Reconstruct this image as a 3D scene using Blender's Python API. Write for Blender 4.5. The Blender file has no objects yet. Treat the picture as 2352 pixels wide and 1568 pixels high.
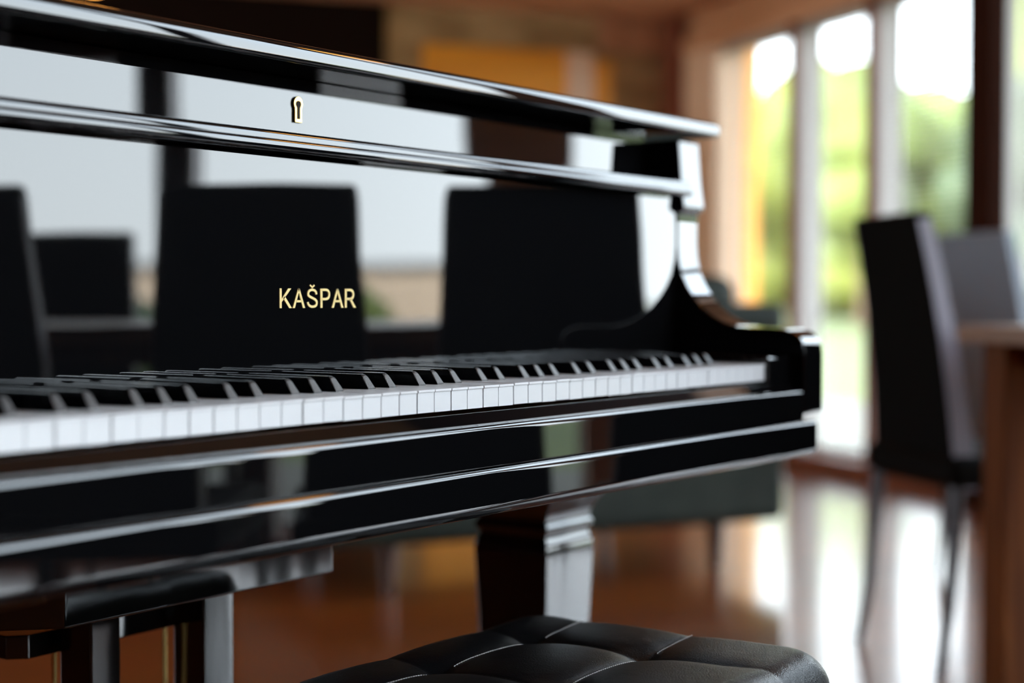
import bpy, bmesh, math, random
from mathutils import Vector, Matrix
random.seed(7)
D = bpy.data
SC = bpy.context.scene
COL = SC.collection

# ------------------------------------------------------------------ camera, sky, sun, exposure
cam_d = D.cameras.new('camera')
cam = D.objects.new('camera', cam_d); COL.objects.link(cam)
YAW, PITCH = 0.60461, -0.02682
CAM = Vector((-1.71918, -0.82689, 0.8133))
F_ = Vector((math.cos(YAW)*math.cos(PITCH), math.sin(YAW)*math.cos(PITCH), math.sin(PITCH)))
R_ = F_.cross(Vector((0, 0, 1))).normalized()
U_ = R_.cross(F_)
cam.matrix_world = Matrix(((R_.x, U_.x, -F_.x, CAM.x), (R_.y, U_.y, -F_.y, CAM.y), (R_.z, U_.z, -F_.z, CAM.z), (0, 0, 0, 1)))
cam_d.sensor_width = 36.0
cam_d.lens = 3700.0/2352.0*36.0
cam_d.clip_start = 0.02; cam_d.clip_end = 500
cam_d.dof.use_dof = True
cam_d.dof.focus_distance = 1.41
cam_d.dof.aperture_fstop = 2.5
SC.camera = cam
SC.view_settings.view_transform = 'Standard'
SC.view_settings.look = 'None'
SC.view_settings.exposure = 0.0
SC.view_settings.gamma = 1.0
SC.view_settings.use_curve_mapping = False

world = D.worlds.new('overcast_sky'); SC.world = world
world.use_nodes = True
wn = world.node_tree.nodes; wl = world.node_tree.links
for n in list(wn): wn.remove(n)
wo = wn.new('ShaderNodeOutputWorld'); wb = wn.new('ShaderNodeBackground')
wc = wn.new('ShaderNodeTexCoord'); ws = wn.new('ShaderNodeSeparateXYZ'); wr = wn.new('ShaderNodeValToRGB')
wl.new(wc.outputs['Generated'], ws.inputs[0]); wl.new(ws.outputs['Z'], wr.inputs[0])
wr.color_ramp.elements[0].position = 0.0; wr.color_ramp.elements[0].color = (0.87, 0.94, 1.0, 1)
wr.color_ramp.elements[1].position = 0.45; wr.color_ramp.elements[1].color = (0.74, 0.86, 1.0, 1)
wl.new(wr.outputs[0], wb.inputs[0]); wb.inputs[1].default_value = 11.0
wl.new(wb.outputs[0], wo.inputs[0])

sun_d = D.lights.new('sun', 'SUN'); sun_d.energy = 14.0; sun_d.angle = math.radians(1.5); sun_d.color = (1.0, 0.93, 0.82)
sun = D.objects.new('sun', sun_d); COL.objects.link(sun)
saz, sel = math.radians(140), math.radians(27)          # towards the sun
sdir = Vector((math.cos(saz)*math.cos(sel), math.sin(saz)*math.cos(sel), math.sin(sel)))
sun.rotation_euler = sdir.to_track_quat('Z', 'Y').to_euler()

# ------------------------------------------------------------------ helpers
UA = math.radians(55.4)                                  # direction of the window wall
RM = Matrix.Rotation(UA, 4, 'Z')
def RP(u, n, z=0.0):                                     # room coordinates -> world
    return RM @ Vector((u, -n, z))

class MB:
    """collects geometry for ONE mesh"""
    def __init__(s, m=None): s.v = []; s.f = []; s.m = m
    def add(s, vs, fs):
        o = len(s.v)
        for p in vs:
            p = Vector(p); s.v.append(s.m @ p if s.m else p)
        s.f += [[i+o for i in f] for f in fs]
        return s
    def box(s, x0, x1, y0, y1, z0, z1, m=None):
        vs = [(x, y, z) for z in (z0, z1) for y in (y0, y1) for x in (x0, x1)]
        if m: vs = [m @ Vector(v) for v in vs]
        return s.add(vs, [(0, 2, 3, 1), (4, 5, 7, 6), (0, 1, 5, 4), (2, 6, 7, 3), (0, 4, 6, 2), (1, 3, 7, 5)])
    def prism_x(s, pts, x0, x1):                         # pts = (y, z) outline
        n = len(pts)
        vs = [(x0, y, z) for y, z in pts] + [(x1, y, z) for y, z in pts]
        return s.add(vs, [list(range(n))[::-1], list(range(n, 2*n))] + [(i, (i+1) % n, (i+1) % n+n, i+n) for i in range(n)])
    def prism_z(s, pts, z0, z1):
        n = len(pts)
        vs = [(x, y, z0) for x, y in pts] + [(x, y, z1) for x, y in pts]
        return s.add(vs, [list(range(n))[::-1], list(range(n, 2*n))] + [(i, (i+1) % n, (i+1) % n+n, i+n) for i in range(n)])
    def prism_y(s, pts, y0, y1):                         # pts = (x, z)
        n = len(pts)
        vs = [(x, y0, z) for x, z in pts] + [(x, y1, z) for x, z in pts]
        return s.add(vs, [list(range(n))[::-1], list(range(n, 2*n))] + [(i, (i+1) % n, (i+1) % n+n, i+n) for i in range(n)])
    def rings(s, rs, close=True):                        # list of equal rings of points
        n = len(rs[0]); vs = [p for r in rs for p in r]; fs = []
        for k in range(len(rs)-1):
            for i in range(n):
                j = (i+1) % n
                fs.append((k*n+i, k*n+j, (k+1)*n+j, (k+1)*n+i))
        if close: fs += [list(range(n))[::-1], [(len(rs)-1)*n+i for i in range(n)]]
        return s.add(vs, fs)
    def lathe(s, prof, c=(0, 0), n=20, square=False):    # prof = (r, z)
        rs = []
        for r, z in prof:
            if square:
                rs.append([(c[0]+a*r, c[1]+b*r, z) for a, b in ((-1, -1), (1, -1), (1, 1), (-1, 1))])
            else:
                rs.append([(c[0]+r*math.cos(2*math.pi*i/n), c[1]+r*math.sin(2*math.pi*i/n), z) for i in range(n)])
        return s.rings(rs)
    def tube(s, pts, r, n=10):
        pts = [Vector(p) for p in pts]; rs = []
        for i, p in enumerate(pts):
            t = (pts[min(i+1, len(pts)-1)]-pts[max(i-1, 0)]).normalized()
            a = t.cross(Vector((0, 0, 1)) if abs(t.z) < .9 else Vector((1, 0, 0))).normalized(); b = t.cross(a)
            rr = r[i] if isinstance(r, (list, tuple)) else r
            rs.append([p+a*rr*math.cos(2*math.pi*k/n)+b*rr*math.sin(2*math.pi*k/n) for k in range(n)])
        return s.rings(rs)
    def build(s, name, mat, parent=None, smooth=False, bevel=0, seg=2, angle=35, subsurf=0, kind=None, label=None, cat=None, group=None):
        me = D.meshes.new(name); me.from_pydata([tuple(v) for v in s.v], [], s.f)
        bm = bmesh.new(); bm.from_mesh(me); bmesh.ops.recalc_face_normals(bm, faces=bm.faces); bm.to_mesh(me); bm.free()
        me.materials.append(mat)
        o = D.objects.new(name, me); COL.objects.link(o)
        if parent: o.parent = parent
        if smooth or bevel:
            for p in me.polygons: p.use_smooth = True
            if smooth != 'all': me.set_sharp_from_angle(angle=math.radians(angle if not bevel else 60))
        if bevel:
            b = o.modifiers.new('bevel', 'BEVEL'); b.width = bevel; b.segments = seg; b.limit_method = 'ANGLE'; b.angle_limit = math.radians(28)
            b.harden_normals = False
        if smooth and smooth != 'all':
            b = o.modifiers.new('flat faces stay flat', 'WEIGHTED_NORMAL'); b.keep_sharp = True; b.weight = 90
        if subsurf:
            b = o.modifiers.new('sub', 'SUBSURF'); b.levels = subsurf; b.render_levels = subsurf
        tag(o, label, cat, group, kind)
        return o

def tag(o, label=None, cat=None, group=None, kind=None):
    if label: o['label'] = label
    if cat: o['category'] = cat
    if group: o['group'] = group
    if kind: o['kind'] = kind
    return o

def empty(name, loc, rz=0, label=None, cat=None, group=None, kind=None):
    o = D.objects.new(name, None); COL.objects.link(o); o.empty_display_size = .05
    o.location = loc; o.rotation_euler = (0, 0, rz)
    return tag(o, label, cat, group, kind)

def dup(o, parent=None):
    c = o.copy(); COL.objects.link(c)
    if parent: c.parent = parent
    for ch in list(o.children): dup(ch, c)
    return c

# ------------------------------------------------------------------ materials
def mat(name, col, rough=.5, metal=0, spec=.5, ior=1.5, coat=0, emit=None, es=0):
    m = D.materials.new(name); m.use_nodes = True
    b = m.node_tree.nodes['Principled BSDF']
    b.inputs['Base Color'].default_value = (*col, 1); b.inputs['Roughness'].default_value = rough
    b.inputs['Metallic'].default_value = metal; b.inputs['IOR'].default_value = ior
    b.inputs['Specular IOR Level'].default_value = spec; b.inputs['Coat Weight'].default_value = coat
    if emit: b.inputs['Emission Color'].default_value = (*emit, 1); b.inputs['Emission Strength'].default_value = es
    return m
def noise_col(m, c1, c2, scale=(5, 5, 5), detail=4, rot=(0, 0, 0), lo=.35, hi=.65, bump=0, distort=0, coord='Object'):
    nt = m.node_tree; N = nt.nodes; L = nt.links; b = N['Principled BSDF']
    tc = N.new('ShaderNodeTexCoord'); mp = N.new('ShaderNodeMapping'); mp.inputs['Scale'].default_value = scale; mp.inputs['Rotation'].default_value = rot
    no = N.new('ShaderNodeTexNoise'); no.inputs['Scale'].default_value = 1; no.inputs['Detail'].default_value = detail; no.inputs['Distortion'].default_value = distort
    cr = N.new('ShaderNodeValToRGB'); cr.color_ramp.elements[0].position = lo; cr.color_ramp.elements[1].position = hi
    cr.color_ramp.elements[0].color = (*c1, 1); cr.color_ramp.elements[1].color = (*c2, 1)
    L.new(tc.outputs[coord], mp.inputs[0]); L.new(mp.outputs[0], no.inputs['Vector']); L.new(no.outputs[0], cr.inputs[0]); L.new(cr.outputs[0], b.inputs['Base Color'])
    if bump:
        bp = N.new('ShaderNodeBump'); bp.inputs['Strength'].default_value = bump; bp.inputs['Distance'].default_value = .002
        L.new(no.outputs[0], bp.inputs['Height']); L.new(bp.outputs[0], b.inputs['Normal'])
    return m
def wave_normal(m, scale, dist):
    nt = m.node_tree; N = nt.nodes; L = nt.links; b = N['Principled BSDF']
    tc = N.new('ShaderNodeTexCoord'); mp = N.new('ShaderNodeMapping'); mp.inputs['Scale'].default_value = scale
    no = N.new('ShaderNodeTexNoise'); no.inputs['Scale'].default_value = 1; no.inputs['Detail'].default_value = 1
    bp = N.new('ShaderNodeBump'); bp.inputs['Strength'].default_value = 1; bp.inputs['Distance'].default_value = dist
    L.new(tc.outputs['Object'], mp.inputs[0]); L.new(mp.outputs[0], no.inputs['Vector']); L.new(no.outputs[0], bp.inputs['Height']); L.new(bp.outputs[0], b.inputs['Normal'])
    return m

LACQ = mat('black_lacquer', (.0035, .0035, .004), .02, ior=1.69)
wave_normal(LACQ, (4, 8, 8), .00035)
LACQ2 = mat('black_lacquer_leg', (.004, .004, .004), .06, ior=1.69)
wave_normal(LACQ2, (14, 14, 3), .001)
IVORY = mat('white_key_plastic', (.86, .86, .87), .22)
IVORY_T = mat('white_key_top', (.86, .86, .87), .22)
EBONY = mat('black_key_plastic', (.004, .004, .005), .10, ior=1.6)
EBONY_F = mat('black_key_ground_front', (.02, .02, .021), .42, ior=1.7)
noise_col(EBONY_F, (.015, .015, .016), (.04, .04, .042), (900, 900, 900), bump=.25)
FELT = mat('dark_red_felt', (.05, .006, .008), .95)
KEYWOOD = mat('key_wood', (.30, .18, .09), .6)
GOLD = mat('gold_lettering', (.95, .72, .30), .35, spec=.3)
BRASS = mat('polished_brass', (.90, .60, .20), .22, metal=1)
HOLE = mat('keyhole_dark', (.02, .008, .003), .8)
LEATHER = mat('black_leather', (.004, .004, .005), .31, ior=1.45, spec=.4)
def leather_nodes(m):
    nt = m.node_tree; N = nt.nodes; L = nt.links; b = N['Principled BSDF']
    tc = N.new('ShaderNodeTexCoord')
    vo = N.new('ShaderNodeTexVoronoi'); vo.inputs['Scale'].default_value = 420; vo.feature = 'DISTANCE_TO_EDGE'
    no = N.new('ShaderNodeTexNoise'); no.inputs['Scale'].default_value = 60; no.inputs['Detail'].default_value = 6
    mx = N.new('ShaderNodeMath'); mx.operation = 'ADD'
    bp = N.new('ShaderNodeBump'); bp.inputs['Strength'].default_value = .35; bp.inputs['Distance'].default_value = .0009
    L.new(tc.outputs['Object'], vo.inputs['Vector']); L.new(tc.outputs['Object'], no.inputs['Vector'])
    L.new(vo.outputs[0], mx.inputs[0]); L.new(no.outputs[0], mx.inputs[1]); L.new(mx.outputs[0], bp.inputs['Height']); L.new(bp.outputs[0], b.inputs['Normal'])
    # specks of dust
    d = N.new('ShaderNodeTexVoronoi'); d.inputs['Scale'].default_value = 260
    lt = N.new('ShaderNodeMath'); lt.operation = 'LESS_THAN'; lt.inputs[1].default_value = .07
    n2 = N.new('ShaderNodeTexNoise'); n2.inputs['Scale'].default_value = 22
    gt = N.new('ShaderNodeMath'); gt.operation = 'GREATER_THAN'; gt.inputs[1].default_value = .56
    mu = N.new('ShaderNodeMath'); mu.operation = 'MULTIPLY'
    mc = N.new('ShaderNodeMix'); mc.data_type = 'RGBA'; mc.inputs[6].default_value = (.005, .005, .0058, 1); mc.inputs[7].default_value = (.16, .16, .16, 1)
    for t in (d, n2): L.new(tc.outputs['Object'], t.inputs['Vector'])
    L.new(d.outputs[0], lt.inputs[0]); L.new(n2.outputs[0], gt.inputs[0]); L.new(lt.outputs[0], mu.inputs[0]); L.new(gt.outputs[0], mu.inputs[1])
    L.new(mu.outputs[0], mc.inputs[0]); L.new(mc.outputs[2], b.inputs['Base Color'])
leather_nodes(LEATHER)
STITCH = mat('pale_thread', (.55, .52, .50), .6)
CHAIR_L = mat('chair_black_leather', (.003, .0024, .002), .6, spec=.06)
CHAIR_G = mat('chair_grey_leather', (.24, .28, .34), .5)
CHAIR_LEG = mat('chair_dark_metal', (.05, .045, .05), .3, metal=.6)
LIT_EDGE = mat('chair_lit_edge', (.26, .25, .31), .4)  # black backrest sides coloured paler to stand for window light
SOFA = mat('olive_grey_leather', (.035, .042, .036), .55, spec=.2); noise_col(SOFA, (.012, .018, .014), (.022, .029, .022), (9, 9, 9))
SOFA_LEG = mat('sofa_leg_wood', (.07, .022, .008), .4)
TABLE = mat('table_wood', (.25, .085, .02), .6, spec=.12); noise_col(TABLE, (.10, .026, .003), (.20, .060, .010), (40, 40, 3), 5, distort=.6)
TABLE_TOP = mat('table_top_wood_sheen', (.25, .085, .02), .34, spec=.3); noise_col(TABLE_TOP, (.28, .16, .10), (.40, .24, .16), (3, 40, 40), 5)  # paler than the legs: window sheen put into the top's colour
WOOD_W = mat('warm_pine_boards', (.45, .22, .10), .5); noise_col(WOOD_W, (.50, .23, .10), (.68, .36, .19), (1.2, 1.2, 14), 4)
WOOD_T = mat('tan_wall', (.52, .34, .20), .6); noise_col(WOOD_T, (.74, .48, .28), (.84, .58, .38), (3, 3, 1.5))
STRAW = mat('straw_coloured_plaster', (.30, .19, .08), .9); noise_col(STRAW, (.30, .18, .075), (.50, .34, .16), (3, 3, 9), 5)
ORANGE = mat('orange_pine_panel', (.62, .25, .03), .5); noise_col(ORANGE, (.80, .30, .01), (.92, .38, .02), (1, 1, 8))
PEACH = mat('pale_peach_wood', (.86, .60, .42), .5)
DARKW = mat('dark_stained_wood', (.030, .008, .004), .8, spec=.08)
MULL = mat('red_brown_window_wood', (.20, .055, .025), .45)
BLACKW = mat('near_black_brown_paint', (.009, .004, .0025), .9, spec=.1)
CEIL = mat('brown_ceiling_boards', (.34, .17, .085), .6); noise_col(CEIL, (.42, .19, .09), (.58, .29, .15), (1.5, 12, 1), 4)
REVEAL = mat('cream_window_reveal', (.52, .48, .46), .5)
SLAT = mat('cream_blind_slats', (.40, .36, .30), .5)
FLOORM = mat('red_brown_parquet', (.2, .07, .03), .16, ior=1.5, coat=1)
FLOORM.node_tree.nodes['Principled BSDF'].inputs['Coat Roughness'].default_value = .13
def floor_nodes(m):
    nt = m.node_tree; N = nt.nodes; L = nt.links; b = N['Principled BSDF']
    tc = N.new('ShaderNodeTexCoord'); mp = N.new('ShaderNodeMapping'); mp.inputs['Rotation'].default_value = (0, 0, -UA+math.pi/2)
    br = N.new('ShaderNodeTexBrick'); br.inputs['Scale'].default_value = 1; br.inputs['Brick Width'].default_value = 1.2; br.inputs['Row Height'].default_value = .12
    br.inputs['Mortar Size'].default_value = .0012; br.inputs['Color1'].default_value = (.34, .085, .014, 1); br.inputs['Color2'].default_value = (.24, .055, .009, 1); br.inputs['Mortar'].default_value = (.03, .01, .005, 1)
    no = N.new('ShaderNodeTexNoise'); no.inputs['Scale'].default_value = 3; no.inputs['Detail'].default_value = 6
    m2 = N.new('ShaderNodeMapping'); m2.inputs['Scale'].default_value = (1, 12, 1)
    mx = N.new('ShaderNodeMix'); mx.data_type = 'RGBA'; mx.blend_type = 'MULTIPLY'; mx.inputs[0].default_value = .5
    L.new(tc.outputs['Object'], mp.inputs[0]); L.new(mp.outputs[0], br.inputs['Vector']); L.new(mp.outputs[0], m2.inputs[0]); L.new(m2.outputs[0], no.inputs['Vector'])
    L.new(br.outputs[0], mx.inputs[6]); L.new(no.outputs[1], mx.inputs[7]); L.new(mx.outputs[2], b.inputs['Base Color'])
    cr = N.new('ShaderNodeMapRange'); cr.inputs[3].default_value = .25; cr.inputs[4].default_value = .35
    L.new(no.outputs[0], cr.inputs[0]); L.new(cr.outputs[0], b.inputs['Roughness'])
floor_nodes(FLOORM)
GLASS = D.materials.new('window_glass'); GLASS.use_nodes = True
def glass_nodes(m):
    nt = m.node_tree; N = nt.nodes; L = nt.links
    for n in list(N): N.remove(n)
    o = N.new('ShaderNodeOutputMaterial'); mx = N.new('ShaderNodeMixShader'); t = N.new('ShaderNodeBsdfTransparent'); g = N.new('ShaderNodeBsdfGlossy'); f = N.new('ShaderNodeLayerWeight'); f.inputs[0].default_value = .5; pw = N.new('ShaderNodeMath'); pw.operation = 'POWER'; pw.inputs[1].default_value = 4.5; sc_n = N.new('ShaderNodeMapRange'); sc_n.inputs[3].default_value = .05; sc_n.inputs[4].default_value = 1
    g.inputs['Roughness'].default_value = .01; t.inputs[0].default_value = (.97, .98, .97, 1); 
    L.new(f.outputs['Facing'], pw.inputs[0]); L.new(pw.outputs[0], sc_n.inputs[0]); L.new(sc_n.outputs[0], mx.inputs[0]); L.new(t.outputs[0], mx.inputs[1]); L.new(g.outputs[0], mx.inputs[2]); L.new(mx.outputs[0], o.inputs[0])
glass_nodes(GLASS)
AMBER = mat('amber_lamp_glass', (.9, .4, .08), .3, emit=(1.0, .42, .08), es=16)
GRASS = mat('lawn', (.11, .20, .035), .9); noise_col(GRASS, (.055, .075, .014), (.085, .105, .02), (2, 2, 2))
PAVE = mat('pale_paving', (.085, .08, .06), .8)
RENDER = mat('cream_render', (.80, .62, .48), .85)
COPING = mat('dark_coping', (.16, .15, .15), .8)
BARK = mat('bark', (.12, .08, .05), .9)
LEAF = [mat('leaves_yellow_green', (.20, .26, .035), .7), mat('leaves_fresh_green', (.12, .20, .04), .7), mat('leaves_deep_green', (.05, .09, .035), .7)]
for m_, a, b_ in ((LEAF[0], (.13, .155, .018), (.22, .24, .03)), (LEAF[1], (.09, .125, .02), (.17, .21, .035)), (LEAF[2], (.02, .04, .015), (.055, .085, .03))):
    noise_col(m_, a, b_, (.3, .3, .3), 6)

# ------------------------------------------------------------------ room shell (room coordinates u, n)
U0, U1, N0, NW, H = -6.2, 6.42, -4.0, 3.06, 2.34
UC, H2 = 1.80, 3.75                                       # unseen high part for u < UC, added for more daylight
def rbox(mb, u0, u1, n0, n1, z0, z1): return mb.box(u0, u1, -n1, -n0, z0, z1)
def RMB(): return MB(RM)
rbox(RMB(), U0-.2, U1+.2, N0-.2, NW+.14, -.12, 0).build('floor', FLOORM, kind='structure')
rbox(RMB(), UC, U1+.2, N0-.2, NW+.3, H, H+.15).build('ceiling', CEIL, kind='structure')
rbox(RMB(), U0-.2, UC+.15, N0-.2, NW+.3, H2, H2+.15).build('ceiling_added_high', CEIL, kind='structure')  # raised ceiling out of view, added for light level and reflections
rbox(RMB(), UC, UC+.15, N0-.2, NW+.14, H+.15, H2)  .build('wall_added_bulkhead', DARKW, kind='structure')  # closes the step up to the added high ceiling
rbox(RMB(), U1, U1+.15, 1.41, NW+.14, 0, H).build('wall_back', STRAW, kind='structure')
rbox(RMB(), U1-.02, U1+.15, N0-.2, 1.41, 0, H).build('wall_far', BLACKW, kind='structure')
rbox(RMB(), U0-.15, U0, N0-.2, NW+.14, 0, H2).build('wall_front', DARKW, kind='structure')
wlf = RMB(); rbox(wlf, U0, 3.0, N0-.15, N0, 0, H2); rbox(wlf, 3.0, 6.2, N0-.15, N0, 0, .6); rbox(wlf, 3.0, 6.2, N0-.15, N0, 2.0, H2); rbox(wlf, 6.2, U1-.02, N0-.15, N0, 0, H2)
wlf.build('wall_left', DARKW, kind='structure')
wz = empty('window_20', RP(4.6, N0-.07, .6), UA, kind='structure')  # unseen window, added to throw daylight on the back wall
f = MB()
for a_, b_, c_, d_ in ((-1.6, 1.6, 0, .05), (-1.6, 1.6, 1.35, 1.4), (-1.6, -1.55, .05, 1.35), (1.55, 1.6, .05, 1.35), (-.03, .03, .05, 1.35)): f.box(a_, b_, -.03, .03, c_, d_)
f.build('window_frame', MULL, wz)
for a_, b_ in ((-1.55, -.03), (.03, 1.55)): MB().box(a_, b_, -.003, .003, .05, 1.35).build('window_pane', GLASS, wz)
# window wall: lintel, low plinth, pilaster, posts
wr_ = RMB(); rbox(wr_, UC, U1, NW, NW+.14, 2.13, H); rbox(wr_, U0, UC, NW, NW+.14, 3.55, H2); wr_.build('wall_right', WOOD_W, kind='structure')
rbox(RMB(), U0, U1-.63, NW-.02, NW+.14, 0, .07).build('baseboard_right', MULL, kind='structure')
rbox(RMB(), 5.88, U1, NW-.03, NW+.14, 0, 2.13).build('trim_1', WOOD_T, kind='structure')
rbox(RMB(), U1-.22, U1, NW-.06, NW-.03, 0, H).build('trim_2', MULL, kind='structure')
rbox(RMB(), UC, U1, NW-.05, NW, 2.13, 2.20).build('trim_3', WOOD_W, kind='structure')
rbox(RMB(), U1-.05, U1, 2.62, 3.0, 2.16, H).build('trim_4', CEIL, kind='structure')
# (u centre, width, thick?) of the upright members
posts = [(3.645, .17, 1), (1.77, .10, 1), (.05, .33, 2), (-1.12, .10, 1), (-3.0, .12, 1), (-4.9, .12, 1)]
thin = [5.10, 4.44, 2.72, .80, -2.06, -3.95]
tn = 5
def HT(u): return 2.13 if u > 1.75 else 3.55  # near windows made taller out of view to let in more light
edges = [(5.81, 5.81)]
for u, w, k in posts:
    m_ = WOOD_W if k == 2 else DARKW
    rbox(RMB(), u-w/2, u+w/2, NW-(.03 if k == 1 else .07), NW+(.04 if k == 1 else .02), .0, HT(u)).build('trim_%d' % tn, m_, kind='structure'); tn += 1
    rbox(RMB(), u-w/2, u+w/2, NW+(.04 if k == 1 else .02), NW+(.09 if k == 1 else .12), .07, HT(u)).build('trim_%d' % tn, REVEAL, kind='structure'); tn += 1
    edges.append((u-w/2, u+w/2))
for u in thin:
    rbox(RMB(), u-.018, u+.018, NW-.02, NW+.03, .07, HT(u)).build('trim_%d' % tn, MULL, kind='structure'); tn += 1
    rbox(RMB(), u-.018, u+.018, NW+.03, NW+.12, .07, HT(u)).build('trim_%d' % tn, REVEAL, kind='structure'); tn += 1
    edges.append((u-.018, u+.018))
rbox(RMB(), 5.86, 5.88, NW-.02, NW+.10, .07, 2.13).build('trim_%d' % tn, PEACH, kind='structure'); tn += 1
rbox(RMB(), 5.86, 5.90, NW+.10, NW+.24, .0, 2.25).build('trim_%d' % tn, ORANGE, kind='structure'); tn += 1
edges[0] = (5.86, 5.88); edges.append((U0, U0))
edges.sort()
wn_ = 1
spans = [(edges[i][1], edges[i+1][0]) for i in range(len(edges)-1)]
for a, b in reversed(spans):
    if b-a < .1: continue
    root = empty('window_%d' % wn_, RP((a+b)/2, NW+.13, .07), UA, kind='structure')
    w = (b-a)/2; zt = HT((a+b)/2+.05)-.07
    f = MB(); f.box(-w, w, -.01, .01, 0, .045); f.box(-w, w, -.01, .01, zt-.03, zt); f.box(-w, -w+.012, -.01, .01, .045, zt-.03); f.box(w-.012, w, -.01, .01, .045, zt-.03)
    f.build('window_frame', REVEAL, root)
    MB().box(-w+.012, w-.012, -.003, .003, .045, zt-.03).build('window_pane', GLASS, root)
    wn_ += 1
# Venetian blinds in the far windows, slats open
blabels = ['raised cream venetian blind in the narrow far window beside the pine pilaster', 'cream venetian blind in the window between the two slim mullions',
           'cream venetian blind in the window behind the black dining chair', 'cream venetian blind in the window right of the thick dark post']
bi = 0
for (a, b) in [(5.118, 5.86), (4.458, 5.082), (3.77, 4.422), (2.738, 3.58)]:
    hb_ = HT((a+b)/2+.05)
    root = empty('venetian_blind', RP((a+b)/2, NW+.045, 0), UA, blabels[bi], 'blind', 'venetian blinds on the window wall'); bi += 1
    w = (b-a)/2-.004
    MB().box(-w, w, -.016, .016, hb_-.04, hb_-.002).build('head_rail', SLAT, root)
    s = MB(); z = .135
    tl = math.radians(-6)
    while z < hb_-.05:
        dz = .0115*math.sin(tl); dy = .0115*math.cos(tl)
        # local +y points into the room; slats tip slightly down towards the room
        s.add([(-w, -dy, z+dz-.0003), (w, -dy, z+dz-.0003), (w, dy, z-dz-.0003), (-w, dy, z-dz-.0003), (-w, -dy, z+dz+.0003), (w, -dy, z+dz+.0003), (w, dy, z-dz+.0003), (-w, dy, z-dz+.0003)],
              [(0, 1, 2, 3), (4, 7, 6, 5), (0, 4, 5, 1), (1, 5, 6, 2), (2, 6, 7, 3), (3, 7, 4, 0)])
        z += .0235
    s.build('slats', SLAT, root)
    MB().box(-w, w, -.014, .014, .095, .115).build('bottom_rail', SLAT, root)
    c = MB()
    for x in (-w*.7, w*.7): c.box(x-.0008, x+.0008, .0125, .0135, .11, hb_-.03)
    c.build('ladder_cord', SLAT, root)

# orange panel door, pale frame on the back wall
dr = empty('door_1', RP(U1, 2.0, 0), UA, kind='structure')
MB().box(-.03, 0, -.42, .38, 0, 2.14).build('door_panel', ORANGE, dr)
MB().box(-.05, 0, -.57, -.42, 0, 2.14).build('door_frame', PEACH, dr)
MB().box(-.04, 0, -.68, -.57, 0, 2.10).build('door_frame', ORANGE, dr)

# ------------------------------------------------------------------ outdoors
RMB().box(-200, 300, -320, -NW-.3, -.30, -.20).build('lawn', GRASS, kind='structure')
rbox(RMB(), U0-2, U1+6, NW+.14, NW+3.2, -.20, -.03).build('terrace', PAVE, kind='structure')
gw = empty('garden_wall', RP(-3.2, 20, -.2), UA, 'low cream rendered garden wall reflected in the black fallboard', 'wall')
MB().box(-2.6, 3.3, -.12, .12, 0, 1.42).build('rendered_wall', RENDER, gw)
MB().box(-2.65, 3.35, -.16, .16, 1.42, 1.52).build('coping', COPING, gw)

def blob(mb, c, r, sub=3, amp=.25, sq=.85):
    bm = bmesh.new(); bmesh.ops.create_icosphere(bm, subdivisions=sub, radius=1)
    ph = [random.uniform(0, 6.3) for _ in range(6)]
    vs = []
    for v in bm.verts:
        p = v.co
        d = 1+amp*(.5*math.sin(4*p.x+ph[0])*math.sin(5*p.y+ph[1])+.35*math.sin(9*p.z+ph[2]+3*p.x)+.3*math.sin(13*p.x+ph[3])*math.sin(12*p.y+ph[4])*math.sin(11*p.z+ph[5]))+random.uniform(-.05, .05)
        vs.append((c[0]+p.x*r*d, c[1]+p.y*r*d, c[2]+p.z*r*d*sq))
    fs = [[v.index for v in f.verts] for f in bm.faces]; bm.free()
    mb.add(vs, fs)
def tree(u, n, h, r, leaf, label, name='leafy_tree', cat='tree', group='trees outside the windows'):
    p = RP(u, n, -.2)
    root = empty(name, p, 0, label, cat, group)
    t = MB(); t.tube([(0, 0, 0), (.05*r, 0, h*.3), (0, .06*r, h*.6)], [.07*r, .05*r, .03*r]); t.build('trunk', BARK, root, smooth=True)
    c = MB(); blob(c, (0, 0, h-r*.85), r)
    for k in range(9):
        a = random.uniform(0, 6.28); q = random.uniform(.3, .8)*r
        z = random.uniform(.25, .9)*(h-r*.4)
        blob(c, (q*math.cos(a), q*math.sin(a), z), r*random.uniform(.4, .62), 2)
    c.build('crown', leaf, root, smooth='all')
# positions from bearings: bearing b (world degrees) and range from the camera
def at_bearing(b, rng):
    x = CAM.x+rng*math.cos(math.radians(b)); y = CAM.y+rng*math.sin(math.radians(b))
    v = RM.inverted() @ Vector((x, y, 0)); return v.x, -v.y
TR = [(27.2, 31, 4.8, 2.0, 1, 'green tree seen through the narrow far window beside the pilaster'),
      (24.0, 22, 4.1, 1.5, 0, 'yellow-green tree rising behind the middle window'),
      (22.4, 15, 2.9, .75, 1, 'smaller fresh green tree just left of the slim right mullion'),
      (20.7, 27, 4.8, 1.9, 0, 'yellow-green tree behind the window of the black dining chair'),
      (19.4, 17, 2.9, .8, 1, 'fresh green tree left of the thick dark post'),
      (15.8, 14, 2.8, .9, 2, 'deeper green tree right of the thick dark post'),
      (13.6, 24, 5.8, 2.1, 1, 'tall green tree at the right edge of the view'),
      (26.0, 44, 6.4, 2.8, 0, 'distant yellow-green tree behind the narrow window'),
      (22.6, 36, 5.4, 2.5, 0, 'distant pale green tree between the nearer trees'),
      (18.0, 46, 6.3, 2.9, 0, 'distant yellow-green tree behind the thick dark post')]
for b, rg, h, r, k, lab in TR:
    f4 = 4.0                                                # a far tree line
    u, n = at_bearing(b, rg*f4); tree(u, n, (h-.61)*f4+1.0-.34*r*f4, r*f4, LEAF[k], lab)
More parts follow.
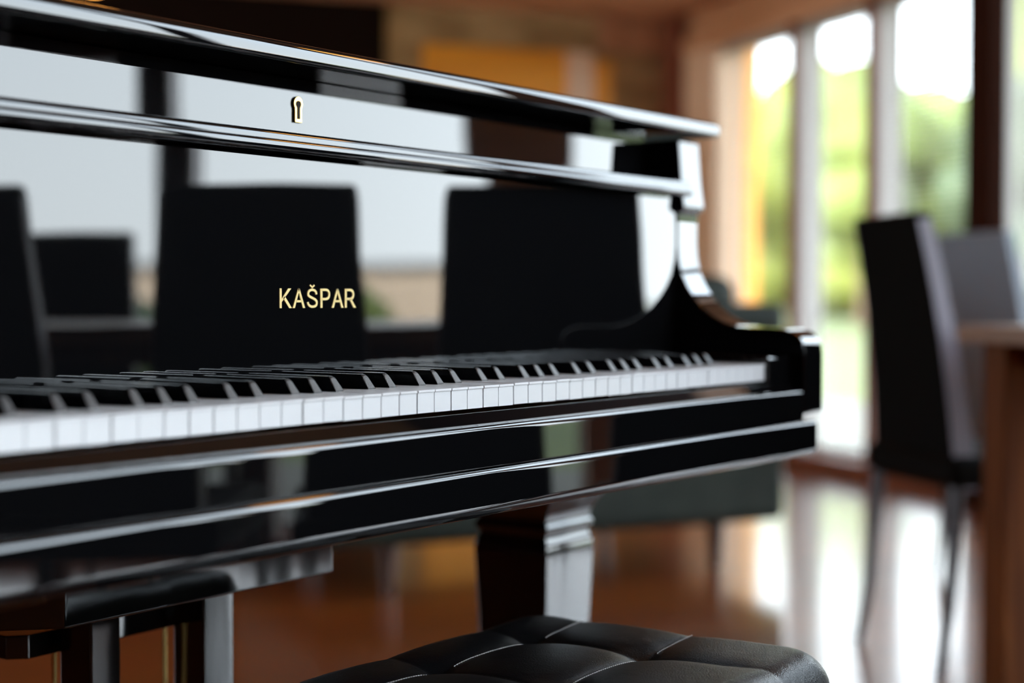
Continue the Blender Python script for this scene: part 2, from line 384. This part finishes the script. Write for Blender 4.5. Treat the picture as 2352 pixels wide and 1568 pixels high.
tree(-2.35, 18.4, 1.25, .75, LEAF[1], 'round green shrub in front of the cream garden wall', 'garden_shrub', 'shrub', 'shrubs at the garden wall')
tree(-4.9, 18.4, 1.0, .8, LEAF[2], 'dark green shrub at the far end of the garden wall', 'garden_shrub', 'shrub', 'shrubs at the garden wall')

# ------------------------------------------------------------------ grand piano
W = .02357; NK = 52; XL = -NK*W; XC = XL/2
AI, AO = .063, .118                                       # arm inner / outer x (treble)
BI, BO = 2*XC-AI, 2*XC-AO                                 # bass side mirror image
piano = empty('grand_piano', (XC, .9, 0), 0, 'black lacquered grand piano with raised fallboard and gold name above its keyboard', 'piano')
piano_inv = Matrix.Translation((-XC, -.9, 0))
def P(): return MB(piano_inv)

# side arms: one profile (y, z)
def arc(c, r, a0, a1, n=6): return [(c[0]+r*math.cos(math.radians(a0+(a1-a0)*i/n)), c[1]+r*math.sin(math.radians(a0+(a1-a0)*i/n))) for i in range(n+1)]
prof = [(.30, 1.012), (.1515, 1.012), (.1495, .985), (.1475, .96), (.1430, .9275), (.1450, .9225), (.1515, .9205), (.1528, .905), (.1530, .882), (.1512, .862),
        (.1460, .842), (.1385, .8275), (.1290, .8145), (.1175, .8025), (.1030, .7920), (.0875, .7840), (.072, .7795), (.056, .7778), (.038, .7775),
        (.018, .7770), (.004, .7755), (-.006, .7725), (-.0125, .7680), (-.0170, .7620), (-.0195, .7540), (-.0205, .745), (-.0205, .6745), (.30, .6745)]
P().prism_x(prof, AI, AO).build('side_arm', LACQ, piano, smooth=True, bevel=.0025, seg=2)
P().prism_x(prof, BO, BI).build('side_arm', LACQ, piano, smooth=True, bevel=.0025, seg=2)
# end blocks beside the keys
for a, b in ((.001, AI), (BI, XL-.001)):
    P().prism_x([(-.004, .706), (-.004, .742), (-.001, .7455), (.154, .7465), (.154, .706)], a, b).build('end_block', LACQ, piano, smooth=True, bevel=.0015)
# key bed and key slip
bed = [(.30, .6245), (-.016, .6245), (-.0205, .6262), (-.0235, .6305), (-.0245, .636), (-.0245, .6590), (-.0243, .6605), (-.0237, .6628), (-.0225, .6648), (-.0200, .6661), (-.0170, .6665), (.30, .6665)]
P().prism_x(bed, 2*XC-.092, .092).build('key_bed', LACQ, piano, smooth=True)
slip = [(.012, .6670), (-.0195, .6670), (-.0200, .6680), (-.0200, .6965), (-.0198, .6985), (-.0192, .7010), (-.0178, .7028), (-.0155, .7036), (-.0128, .7043), (-.0118, .7052), (-.0025, .7133), (-.0010, .7136), (-.0008, .7060), (.012, .7060)]
P().prism_x(slip, BI+.0005, AI-.0005).build('key_slip', LACQ, piano, smooth=True)
P().box(XL, 0, .001, .15, .668, .7045).build('key_frame', KEYWOOD, piano)
P().box(XL-.001, 0.001, .1500, .1535, .725, .7385).build('name_felt', FELT, piano)
# fallboard with rounded lip
P().prism_x([(.1545, .7395), (.1545, .9395), (.17, .9395), (.17, .7395)], BI+.001, AI-.001).build('fallboard', LACQ, piano)
fallboard = [o for o in piano.children if o.name.startswith('fallboard')][0]
lip = [(.172, .9400), (.136, .9400), (.1330, .9404), (.1310, .9415), (.1303, .9430), (.1300, .9450), (.1301, .9475), (.1307, .9495), (.1322, .9506), (.1338, .9508),
       (.1344, .9512), (.1344, .9530), (.1347, .9550), (.1354, .9570), (.1372, .9584), (.1400, .9591), (.172, .9592)]
P().prism_x(lip, BI+.001, AI-.001).build('fallboard_lip', LACQ, piano, smooth=True, angle=50)
# lock rail above, behind the fallboard
P().box(BI+.0005, AI-.0005, .200, .222, .80, 1.018).build('lock_rail', LACQ, piano)
lock_rail = [o for o in piano.children if o.name.startswith('lock_rail')][0]

# lid with half-round front edge, outline of a grand
def grand_outline(x0, x1, y0, tail, ins=0):
    pts = [(x0, y0), (x1, y0), (x1, .55)]
    ctrl = [(x1, .55), (x1-.01, .95), (x1-.20, 1.12), (x1-.52, 1.35), (x1-.60, tail-.02), (x1-.98, tail)]
    b = []
    for i in range(1, 25):
        t = i/24
        q = list(ctrl)
        while len(q) > 1: q = [((1-t)*q[k][0]+t*q[k+1][0], (1-t)*q[k][1]+t*q[k+1][1]) for k in range(len(q)-1)]
        b.append(q[0])
    pts += b
    pts += [(x0+.12, tail-.03), (x0+.03, tail-.12), (x0, tail-.28)]
    return pts
LX = .136
P().prism_z(grand_outline(2*XC-LX, LX, .142, 1.87), 1.0190, 1.0375).build('lid', LACQ, piano, smooth=True)
lid = [o for o in piano.children if o.name.startswith('lid')][0]
nose = [(.1425, 1.0190), (.1345, 1.0190), (.1322, 1.0193), (.1306, 1.0203), (.1301, 1.0218), (.1300, 1.0240), (.1300, 1.0275), (.1303, 1.0300), (.1310, 1.0325), (.1325, 1.0347), (.1350, 1.0364), (.1385, 1.0373), (.1425, 1.0375)]
nb = P(); nb.prism_x(nose, 2*XC-LX+.003, LX-.003); nb.v = nb.v
o = nb.build('lid_edge', LACQ, lid, smooth=True, angle=50)
P().prism_z([(x, y) for x, y in grand_outline(BO, AO, .30, 1.84)], .6250, 1.0125).build('rim', LACQ, piano, smooth=True)

# white keys
offs = {1: -.0024, 2: .0024, 4: -.0032, 5: 0, 6: .0032}   # boundary index in octave (C=0): black key offset
# white index i counts from bass A0 ; note letter index (C=0..B=6)
def letter(i): return (i+5) % 7
def has_black(i):                                           # black key between white i and i+1
    return i < NK-1 and letter(i) not in (2, 6) and i >= 0
boff = {0: -.0024, 1: .0024, 3: -.0032, 4: 0.0, 5: .0032}
g = .0005
for i in range(NK):
    x0 = XL+i*W; x1 = x0+W
    l = x0+g; r = x1-g
    lt, rt = l, r
    if i > 0 and has_black(i-1): lt = x0+boff[letter(i-1)]+.0066
    if has_black(i): rt = x1+boff[letter(i)]-.0066
    dy = random.uniform(-.0003, .0003); dz = random.uniform(-.00025, .00025)
    mb = P()
    ya, yb, yc = 0+dy, .0475, .150
    # top plate with slight overhang
    pl = [(l, ya), (r, ya), (r, yb), (rt, yb), (rt, yc), (lt, yc), (lt, yb), (l, yb)]
    cl = []
    for q in pl:
        if not cl or (abs(q[0]-cl[-1][0])+abs(q[1]-cl[-1][1])) > 1e-6: cl.append(q)
    mb.prism_z(cl, .7340+dz, .7362+dz)
    k = mb.build('white_key', IVORY, piano, smooth=True, bevel=.00045, seg=2)
    fr = P().box(l+.0002, r-.0002, ya+.0011, yb-.001, .7170+dz, .7339+dz).build('key_front', IVORY, k)
    fr.matrix_parent_inverse = Matrix()
# black keys
def black_mb(xc):
    mb = P(); rs = []
    hb, ht = .0049, .0041
    def ring(y, z0, z1, top, rnd):
        # cross section: base to rounded top
        return [(xc-hb, y, z0), (xc+hb, y, z0), (xc+hb-.0001, y, z0+.002), (xc+top, y, z1-rnd), (xc+top-rnd*.35, y, z1-rnd*.3), (xc+top-rnd, y, z1), (xc-top+rnd, y, z1), (xc-top+rnd*.35, y, z1-rnd*.3), (xc-top, y, z1-rnd), (xc-hb+.0001, y, z0+.002)]
    zb = .7240; T = .7490
    front = [(.0480, .7358, hb-.0001, .0002), (.0480, .7371, hb-.0001, .0002), (.0483, .7374, hb-.0002, .0004), (.0551, .7466, .0041, .0020), (.0560, .7476, .0040, .0024), (.0575, .7486, .0039, .0026), (.0605, T-.0001, .0040, .0020), (.066, T, .0040, .0018), (.148, T+.0002, .0040, .0018)]
    rs = [ring(y, zb, z, t, r) for y, z, t, r in front]
    mb.rings(rs)
    return mb
for i in range(NK-1):
    if not has_black(i): continue
    xc = XL+(i+1)*W+boff[letter(i)]
    o = black_mb(xc).build('black_key', EBONY, piano, smooth=True, angle=30)
    o.data.materials.append(EBONY_F)
    for p in o.data.polygons:
        if p.normal.y < -.25 and p.center.y+.9 < .0575: p.material_index = 1

# gold lettering on the fallboard: outline letters drawn with strokes
def stroke(mb, pts, w, ox, oz, sx, sz, y0, y1, closed=False):
    P_ = [Vector((p[0], p[1])) for p in pts]; n = len(P_); L = []; R = []
    for i in range(n):
        a = P_[i-1] if (i > 0 or closed) else None; b = P_[(i+1) % n] if (i < n-1 or closed) else None
        d1 = (P_[i]-a).normalized() if a is not None else None; d2 = (b-P_[i]).normalized() if b is not None else None
        if d1 is None: d1 = d2
        if d2 is None: d2 = d1
        t = (d1+d2).normalized(); nn = Vector((-t.y, t.x)); k = w/2/max(.35, nn.dot(Vector((-d1.y, d1.x))))
        L.append(P_[i]+nn*k); R.append(P_[i]-nn*k)
    m = n if closed else n-1
    for i in range(m):
        j = (i+1) % n
        q = [L[i], L[j], R[j], R[i]]
        mb.prism_y([(ox+p.x*sx, oz+p.y*sz) for p in q], y0, y1)
def poly(mb, pts, ox, oz, sx, sz, y0, y1): mb.prism_y([(ox+p[0]*sx, oz+p[1]*sz) for p in pts], y0, y1)
def bez(pts, n=10):
    out = []
    for i in range(n+1):
        t = i/n; q = list(pts)
        while len(q) > 1: q = [((1-t)*q[k][0]+t*q[k+1][0], (1-t)*q[k][1]+t*q[k+1][1]) for k in range(len(q)-1)]
        out.append(q[0])
    return out
letm = P(); y0, y1 = .1537, .1546
OZ = .8045; SZ = .0176; x = -.6619; SXX = .0176
def glyph_K(ox):
    stroke(letm, [(.07, 0), (.07, 1)], .14, ox, OZ, SXX, SZ, y0, y1)
    poly(letm, [(.14, .30), (.14, .46), (.58, 1), (.80, 1)], ox, OZ, SXX, SZ, y0, y1)
    poly(letm, [(.24, .50), (.345, .62), (.84, 0), (.65, 0)], ox, OZ, SXX, SZ, y0, y1)
    return .84
def glyph_A(ox):
    poly(letm, [(0, 0), (.15, 0), (.49, .98), (.38, 1)], ox, OZ, SXX, SZ, y0, y1)
    poly(letm, [(.86, 0), (.71, 0), (.37, .98), (.48, 1)], ox, OZ, SXX, SZ, y0, y1)
    poly(letm, [(.22, .29), (.64, .29), (.60, .405), (.26, .405)], ox, OZ, SXX, SZ, y0, y1)
    return .86
def glyph_P(ox, leg=False):
    stroke(letm, [(.07, 0), (.07, 1)], .14, ox, OZ, SXX, SZ, y0, y1)
    pts = [(.10, .94), (.40, .94)] + bez([(.40, .94), (.72, .94), (.72, .46), (.40, .46)], 10)[1:] + [(.10, .46)]
    stroke(letm, pts, .125, ox, OZ, SXX, SZ, y0, y1)
    if leg: poly(letm, [(.34, .44), (.50, .44), (.84, 0), (.66, 0)], ox, OZ, SXX, SZ, y0, y1)
    return .84 if leg else .72
def glyph_S(ox):
    pts = bez([(.68, .70), (.68, .98), (.38, .96), (.10, .96), (.10, .74)], 10) + bez([(.10, .72), (.08, .56), (.40, .52), (.74, .46), (.70, .26)], 10) + bez([(.70, .24), (.68, .02), (.38, .05), (.10, .04), (.07, .30)], 10)
    stroke(letm, pts, .125, ox, OZ, SXX, SZ, y0, y1)
    stroke(letm, [(.23, 1.18), (.385, 1.06), (.54, 1.18)], .085, ox, OZ, SXX, SZ, y0, y1)
    return .76
# letter starts measured across the word
for fn, fx in ((glyph_K, 0.0), (glyph_A, .163), (glyph_S, .343), (glyph_P, .520), (glyph_A, .668), (lambda a: glyph_P(a, True), .846)):
    SXX = .0191; fn(x+fx*.1045)
letm.build('gold_lettering', GOLD, fallboard, label='gold lettering reading KAŠPAR')

# brass keyhole plate on the lock rail
kx, kz = -.5880, .9905
def khole(sc):
    pts = [(-.0048, 0), (.0048, 0), (.0048, .0125)]
    pts += [(.0062*math.cos(math.radians(a)), .0178+.0068*math.sin(math.radians(a))) for a in range(-38, 219, 16)]
    pts += [(-.0048, .0125)]
    return pts
kp = P(); kp.prism_y([(kx+a, kz-.011+b-.002) for a, b in khole(1)], .1975, .2003)
kpo = kp.build('keyhole_plate', BRASS, lock_rail, smooth=True, bevel=.0006)
kh = P(); pts = [(-.0020, .0032), (.0020, .0032), (.0020, .0140)] + [(.0036*math.cos(math.radians(a)), .0172+.0034*math.sin(math.radians(a))) for a in range(-45, 226, 18)] + [(-.0019, .0140)]
kh.prism_y([(kx+a, kz-.013+b) for a, b in pts], .1969, .1990)
kh.build('keyhole', HOLE, kpo)

# legs
legp = [(.078, .625), (.078, .598), (.074, .585), (.069, .570), (.062, .556), (.055, .545), (.0525, .538), (.0525, .531), (.0555, .529), (.0555, .522), (.0515, .519), (.0505, .514), (.0530, .508), (.0552, .501), (.0556, .492),
        (.0545, .47), (.040, .10), (.043, .095), (.043, .075), (.030, .072)]
def leg(x, y):
    lg = P().lathe(legp, (x, y), square=True).build('leg', LACQ2, piano, smooth=True, bevel=.002)
    P().lathe([(.022, .072), (.024, .05), (.016, .045)], (x, y), 16).build('caster_mount', BRASS, lg, smooth=True)
    c = P(); c.rings([[(x+dx, y+.024*math.cos(a*math.pi/8), .024+.024*math.sin(a*math.pi/8)) for a in range(16)] for dx in (-.012, .012)])
    c.build('caster_wheel', BRASS, lg, smooth=True)
leg(-.003, .324); leg(2*XC+.003, .324); leg(-.80, 1.55)

# pedal lyre
def oct_pts(x0, x1, y0, y1, c): return [(x0+c, y0), (x1-c, y0), (x1, y0+c), (x1, y1-c), (x1-c, y1), (x0+c, y1), (x0, y1-c), (x0, y0+c)]
lyre = P().prism_z([(-.789, .290), (-.435, .290), (-.365, .36), (-.365, .50), (-.859, .50), (-.859, .36)], .524, .6245).build('pedal_lyre', LACQ2, piano, bevel=.003, smooth=True)
for a, b in ((-.7005, -.664), (-.5535, -.511)):
    P().box(a, b, .360, .405, .10, .524).build('pillar', LACQ2, lyre, smooth=True, bevel=.002)
P().prism_z([(-.725, .42), (-.49, .42), (-.475, .435), (-.475, .465), (-.74, .465), (-.74, .435)], .4695, .4925).build('crossbar', LACQ2, lyre, smooth=True, bevel=.0015)
for xx in (-.677, -.604, -.531):
    P().tube([(xx, .442, .12), (xx, .442, .47)], .0026).build('pedal_rod', BRASS, lyre, smooth=True)
lb = P().box(-.74, -.475, .345, .47, .055, .10).build('pedal_box', LACQ2, lyre, smooth=True, bevel=.003)
for xx in (-.677, -.604, -.531):
    pd = P(); pd.rings([[(xx-w_, y_, z_-.005), (xx+w_, y_, z_-.005), (xx+w_, y_, z_+.003), (xx-w_, y_, z_+.003)] for y_, z_, w_ in ((.345, .078, .009), (.30, .080, .012), (.25, .078, .022), (.225, .073, .024), (.21, .068, .017))])
    pd.build('pedal', BRASS, lyre, smooth=True, bevel=.002)

# ------------------------------------------------------------------ piano bench
BX, BY = -.606, -.075
bench = empty('piano_bench', (BX, BY, 0), 0, 'black tufted leather piano bench standing in front of the keyboard', 'bench')
hx, hy = .262, .177
nx, ny = 190, 150
colx = [-.147, 0, .147]; rowy = [-.026, .096]
def sfun(v, nodes):
    sp = nodes[1]-nodes[0]
    if v <= nodes[0]: d = min(.5, (nodes[0]-v)/sp)
    elif v >= nodes[-1]: d = min(.5, (v-nodes[-1])/sp)
    else: d = ((v-nodes[0]) % sp)/sp
    return abs(math.sin(math.pi*d))
def cush_z(x, y):
    S = sfun(x, colx); T = sfun(y, rowy)
    dx = min(abs(x-c) for c in colx); dy = min(abs(y-r) for r in rowy)
    ef = min(1, max(0, min(hx-abs(x), hy-abs(y)))/.07); ef = .12+.88*ef*ef
    z = .4940+.0022*(S*T)**.8
    z -= (.0020*math.exp(-dx/.0035)+.0014*math.exp(-(dx/.016)**2))*ef
    z -= (.0020*math.exp(-dy/.0035)+.0014*math.exp(-(dy/.016)**2))*ef
    r_ = math.hypot(dx, dy)
    return z-.0085*math.exp(-(r_/.020)**1.1)
vs = []; fs = []
for j in range(ny+1):
    for i in range(nx+1):
        a = -1+2*i/nx; b = -1+2*j/ny
        # squircle corner mapping keeps rounded corners in plan
        x = hx*a; y = hy*b
        rc = .055
        ex = max(0, abs(x)-(hx-rc)); ey = max(0, abs(y)-(hy-rc))
        if ex > 0 and ey > 0:
            m_ = max(ex, ey); L_ = math.hypot(ex, ey); k = m_/L_
            x = math.copysign(hx-rc+ex*k, x); y = math.copysign(hy-rc+ey*k, y)
            ed = rc-m_
        else:
            ed = min(hx-abs(x), hy-abs(y))
        rr = .036
        z = cush_z(x, y)
        if ed < rr:
            k = 1-ed/rr
            z = z*(1)-(rr+.002)*(1-math.sqrt(max(0, 1-k*k)))
        vs.append((x, y, z)); 
for j in range(ny):
    for i in range(nx):
        a = j*(nx+1)+i; fs.append((a, a+1, a+nx+2, a+nx+1))
# skirt
per = [i for i in range(nx+1)] + [(j)*(nx+1)+nx for j in range(1, ny+1)] + [ny*(nx+1)+i for i in range(nx-1, -1, -1)] + [j*(nx+1) for j in range(ny-1, 0, -1)]
o0 = len(vs)
for q in per: vs.append((vs[q][0]*1.0, vs[q][1]*1.0, .452))
n_ = len(per)
for k in range(n_): fs.append((per[k], o0+k, o0+(k+1) % n_, per[(k+1) % n_]))
fs.append([o0+k for k in range(n_)])
cm = MB(); cm.add(vs, fs)
cushion = cm.build('seat_cushion', LEATHER, bench, smooth='all')
# stitched seams running from tuft to tuft along the bench
for ry in rowy:
    ends = [-hx+.03]+colx+[hx-.03]
    for k in range(len(ends)-1):
        st = MB(); x = ends[k]+(.020 if k else 0)
        while x < ends[k+1]-(.020 if k < 3 else 0):
            za = cush_z(x, ry-.0026)+.0004; zb = cush_z(x+.0024, ry-.0026)+.0004
            st.tube([(x, ry-.0026, za), (x+.0024, ry-.0026, zb)], .0004, 5)
            x += .0034
        st.build('stitching', STITCH, cushion, kind='stuff')
for c in colx:
    for r in rowy:
        MB().lathe([(.0005, .4802), (.003, .4798), (.005, .4780), (.006, .4740)], (c, r), 14).build('tuft_button', LEATHER, bench, smooth=True)
fr = MB().box(-hx+.012, hx-.012, -hy+.012, hy-.012, .430, .453).build('seat_frame', LACQ2, bench, smooth=True, bevel=.003)
for sx in (-1, 1):
    for sy in (-1, 1):
        MB().lathe([(.020, .431), (.022, .39), (.014, .0)], (sx*(hx-.04), sy*(hy-.04)), square=True).build('leg', LACQ2, bench, smooth=True, bevel=.002)

# ------------------------------------------------------------------ dining chairs (local: front = +y, back panel at -y)
def make_chair(name, label, group, lm, edge, loc, rz, wtop=.16, wbot=.195, ztop=1.0):
    root = empty(name, loc, rz, label, 'chair', group)
    b = MB(); rs = []
    for k in range(13):
        t = k/12; z = .40+(ztop-.40)*t
        yb = -.20-.02*t-.055*t*t
        w = wbot+(wtop-wbot)*t
        th = .055-.02*t
        rs.append([(-w, yb, z), (w, yb, z), (w, yb+th, z), (-w, yb+th, z)])
    b.rings(rs); bk = b.build('backrest', lm, root, smooth=True, bevel=.008, seg=3)
    e = MB(); 
    for s in (-1, 1):
        rs = []
        for k in range(13):
            t = k/12; z = .40+(ztop-.015-.40)*t; yb = -.20-.02*t-.055*t*t; w = wbot+(wtop-wbot)*t; th = .055-.02*t
            rs.append([(s*w-.003*s, yb+.003, z), (s*(w+.002), yb+.003, z), (s*(w+.002), yb+th-.002, z), (s*w-.003*s, yb+th-.002, z)])
        e.rings(rs)
    e.build('edge_strip', edge, bk, smooth=True)  # side strips; on black chairs their colour carries the window light
    s = MB(); s.box(-.215, .215, -.215, .215, .405, .475); s.build('seat', lm, root, smooth=True, bevel=.02, seg=4)
    for sx in (-1, 1):
        MB().tube([(sx*.19, .185, .41), (sx*.20, .20, .0)], [.016, .011], 8).build('leg', CHAIR_LEG, root, smooth=True)
        MB().tube([(sx*.19, -.19, .41), (sx*.195, -.21, .15), (sx*.20, -.235, .0)], [.017, .014, .011], 8).build('leg', CHAIR_LEG, root, smooth=True)
    return root
G = 'black high-backed dining chairs round the table'
def place(u, n, toward, turn=0):                            # toward = +1 faces the windows (+n)
    p = RP(u, n, 0)
    rz = UA+math.pi if toward > 0 else UA
    return p, rz+math.radians(turn)
p, rz = place(1.39, 1.385, 1, -8)
ch = make_chair('dining_chair', 'black leather high-backed dining chair at the near corner of the wooden table', G, CHAIR_L, LIT_EDGE, p, rz)
def chair_copy(u, n, toward, turn, label):
    p, rz = place(u, n, toward, turn); c = dup(ch); c.location = p; c.rotation_euler = (0, 0, rz); c['label'] = label; return c
chair_copy(.02, .88, 1, 3, 'black high-backed chair mirrored in the fallboard right of the gold name')
chair_copy(-.485, .84, 1, -6, 'black high-backed chair mirrored in the fallboard just above the gold name')
chair_copy(-1.00, .86, 1, 2, 'black high-backed chair mirrored at the left end of the fallboard')
chair_copy(-1.28, 2.26, -1, 0, 'black high-backed chair mirrored low at left, across the table under the window')
p, rz = place(2.16, 2.16, 1, 0)
make_chair('dining_chair', 'grey leather high-backed chair beyond the end of the table by the thick dark post', 'grey dining chairs', CHAIR_G, CHAIR_G, p, rz)

# ------------------------------------------------------------------ table
tb = empty('dining_table', RP(-.19, 1.545, 0), UA, 'orange-brown wooden dining table with a thick square leg at the right edge', 'table')
hl = 1.31
MB().box(-hl, hl, -.46, .46, .722, .758).build('tabletop', TABLE_TOP, tb, smooth=True, bevel=.004)
MB().box(-hl+.08, hl-.08, -.38, .38, .675, .722).build('apron', TABLE, tb)
for sx in (-1, 1):
    for sy in (-1, 1):
        MB().box(sx*(hl-.075)-.037, sx*(hl-.075)+.037, sy*.385-.037, sy*.385+.037, 0, .722).build('leg', TABLE, tb, smooth=True, bevel=.003)

# ------------------------------------------------------------------ sofa, its back to the piano
SR = Vector((2.79, 1.265, 0)); SL = Vector((1.50, 2.02, 0))
sc_ = (SR+SL)/2; sa = math.atan2((SR-SL).y, (SR-SL).x); slen = (SR-SL).length
sofa = empty('sofa', (sc_.x, sc_.y, 0), sa, 'dark olive-grey leather sofa with its back to the piano', 'sofa')
hw = slen/2
# local +y points away from the piano
def rbx(mb, *a): return mb.box(*a)
MB().box(-hw, hw, 0, .16, .135, .80).build('backrest', SOFA, sofa, smooth=True, bevel=.035, seg=4)
MB().box(-hw+.02, hw-.02, .12, .85, .135, .34).build('base', SOFA, sofa, smooth=True, bevel=.02, seg=3)
for s in (-1, 1):
    MB().box(s*(hw-.08)-.08, s*(hw-.08)+.08, .10, .86, .14, .60).build('armrest', SOFA, sofa, smooth=True, bevel=.04, seg=4)
for s in (-1, 1):
    MB().box(s*.30-.28, s*.30+.28, .14, .80, .34, .46).build('seat_cushion', SOFA, sofa, smooth=True, bevel=.04, seg=4)
    MB().box(s*.32-.30, s*.32+.30, .06, .24, .50, .885).build('back_cushion', SOFA, sofa, smooth=True, bevel=.06, seg=5)
for s in (-1, 1):
    for y in (.06, .78):
        MB().lathe([(.028, .136), (.018, 0)], (s*(hw-.22), y), 12).build('leg', SOFA_LEG, sofa, smooth=True)

# ------------------------------------------------------------------ lamps
def pendant(loc, r, label):
    root = empty('pendant_lamp', loc, 0, label, 'lamp', 'amber pendant lamps')
    MB().lathe([(r*math.sin(math.pi*k/12)+.0005, -r*math.cos(math.pi*k/12)) for k in range(13)], n=20).build('glass_globe', AMBER, root, smooth='all')
    MB().lathe([(.028, r-.005), (.022, r+.04), (.006, r+.05)], n=14).build('lamp_holder', BRASS, root, smooth=True)
    MB().tube([(0, 0, r+.045), (0, 0, H-loc[2])], .003, 6).build('cord', BLACKW, root)
pendant((.62, -.37, 1.98), .085, 'glowing amber glass pendant lamp above the dining table, seen only as orange glints')
pl_ = CAM+F_*4.6+R_*((220-1176)/3700*4.6)+Vector((0, 0, 0)); pendant((pl_.x, pl_.y, 1.755), .075, 'amber pendant lamp just entering the top left of the picture')
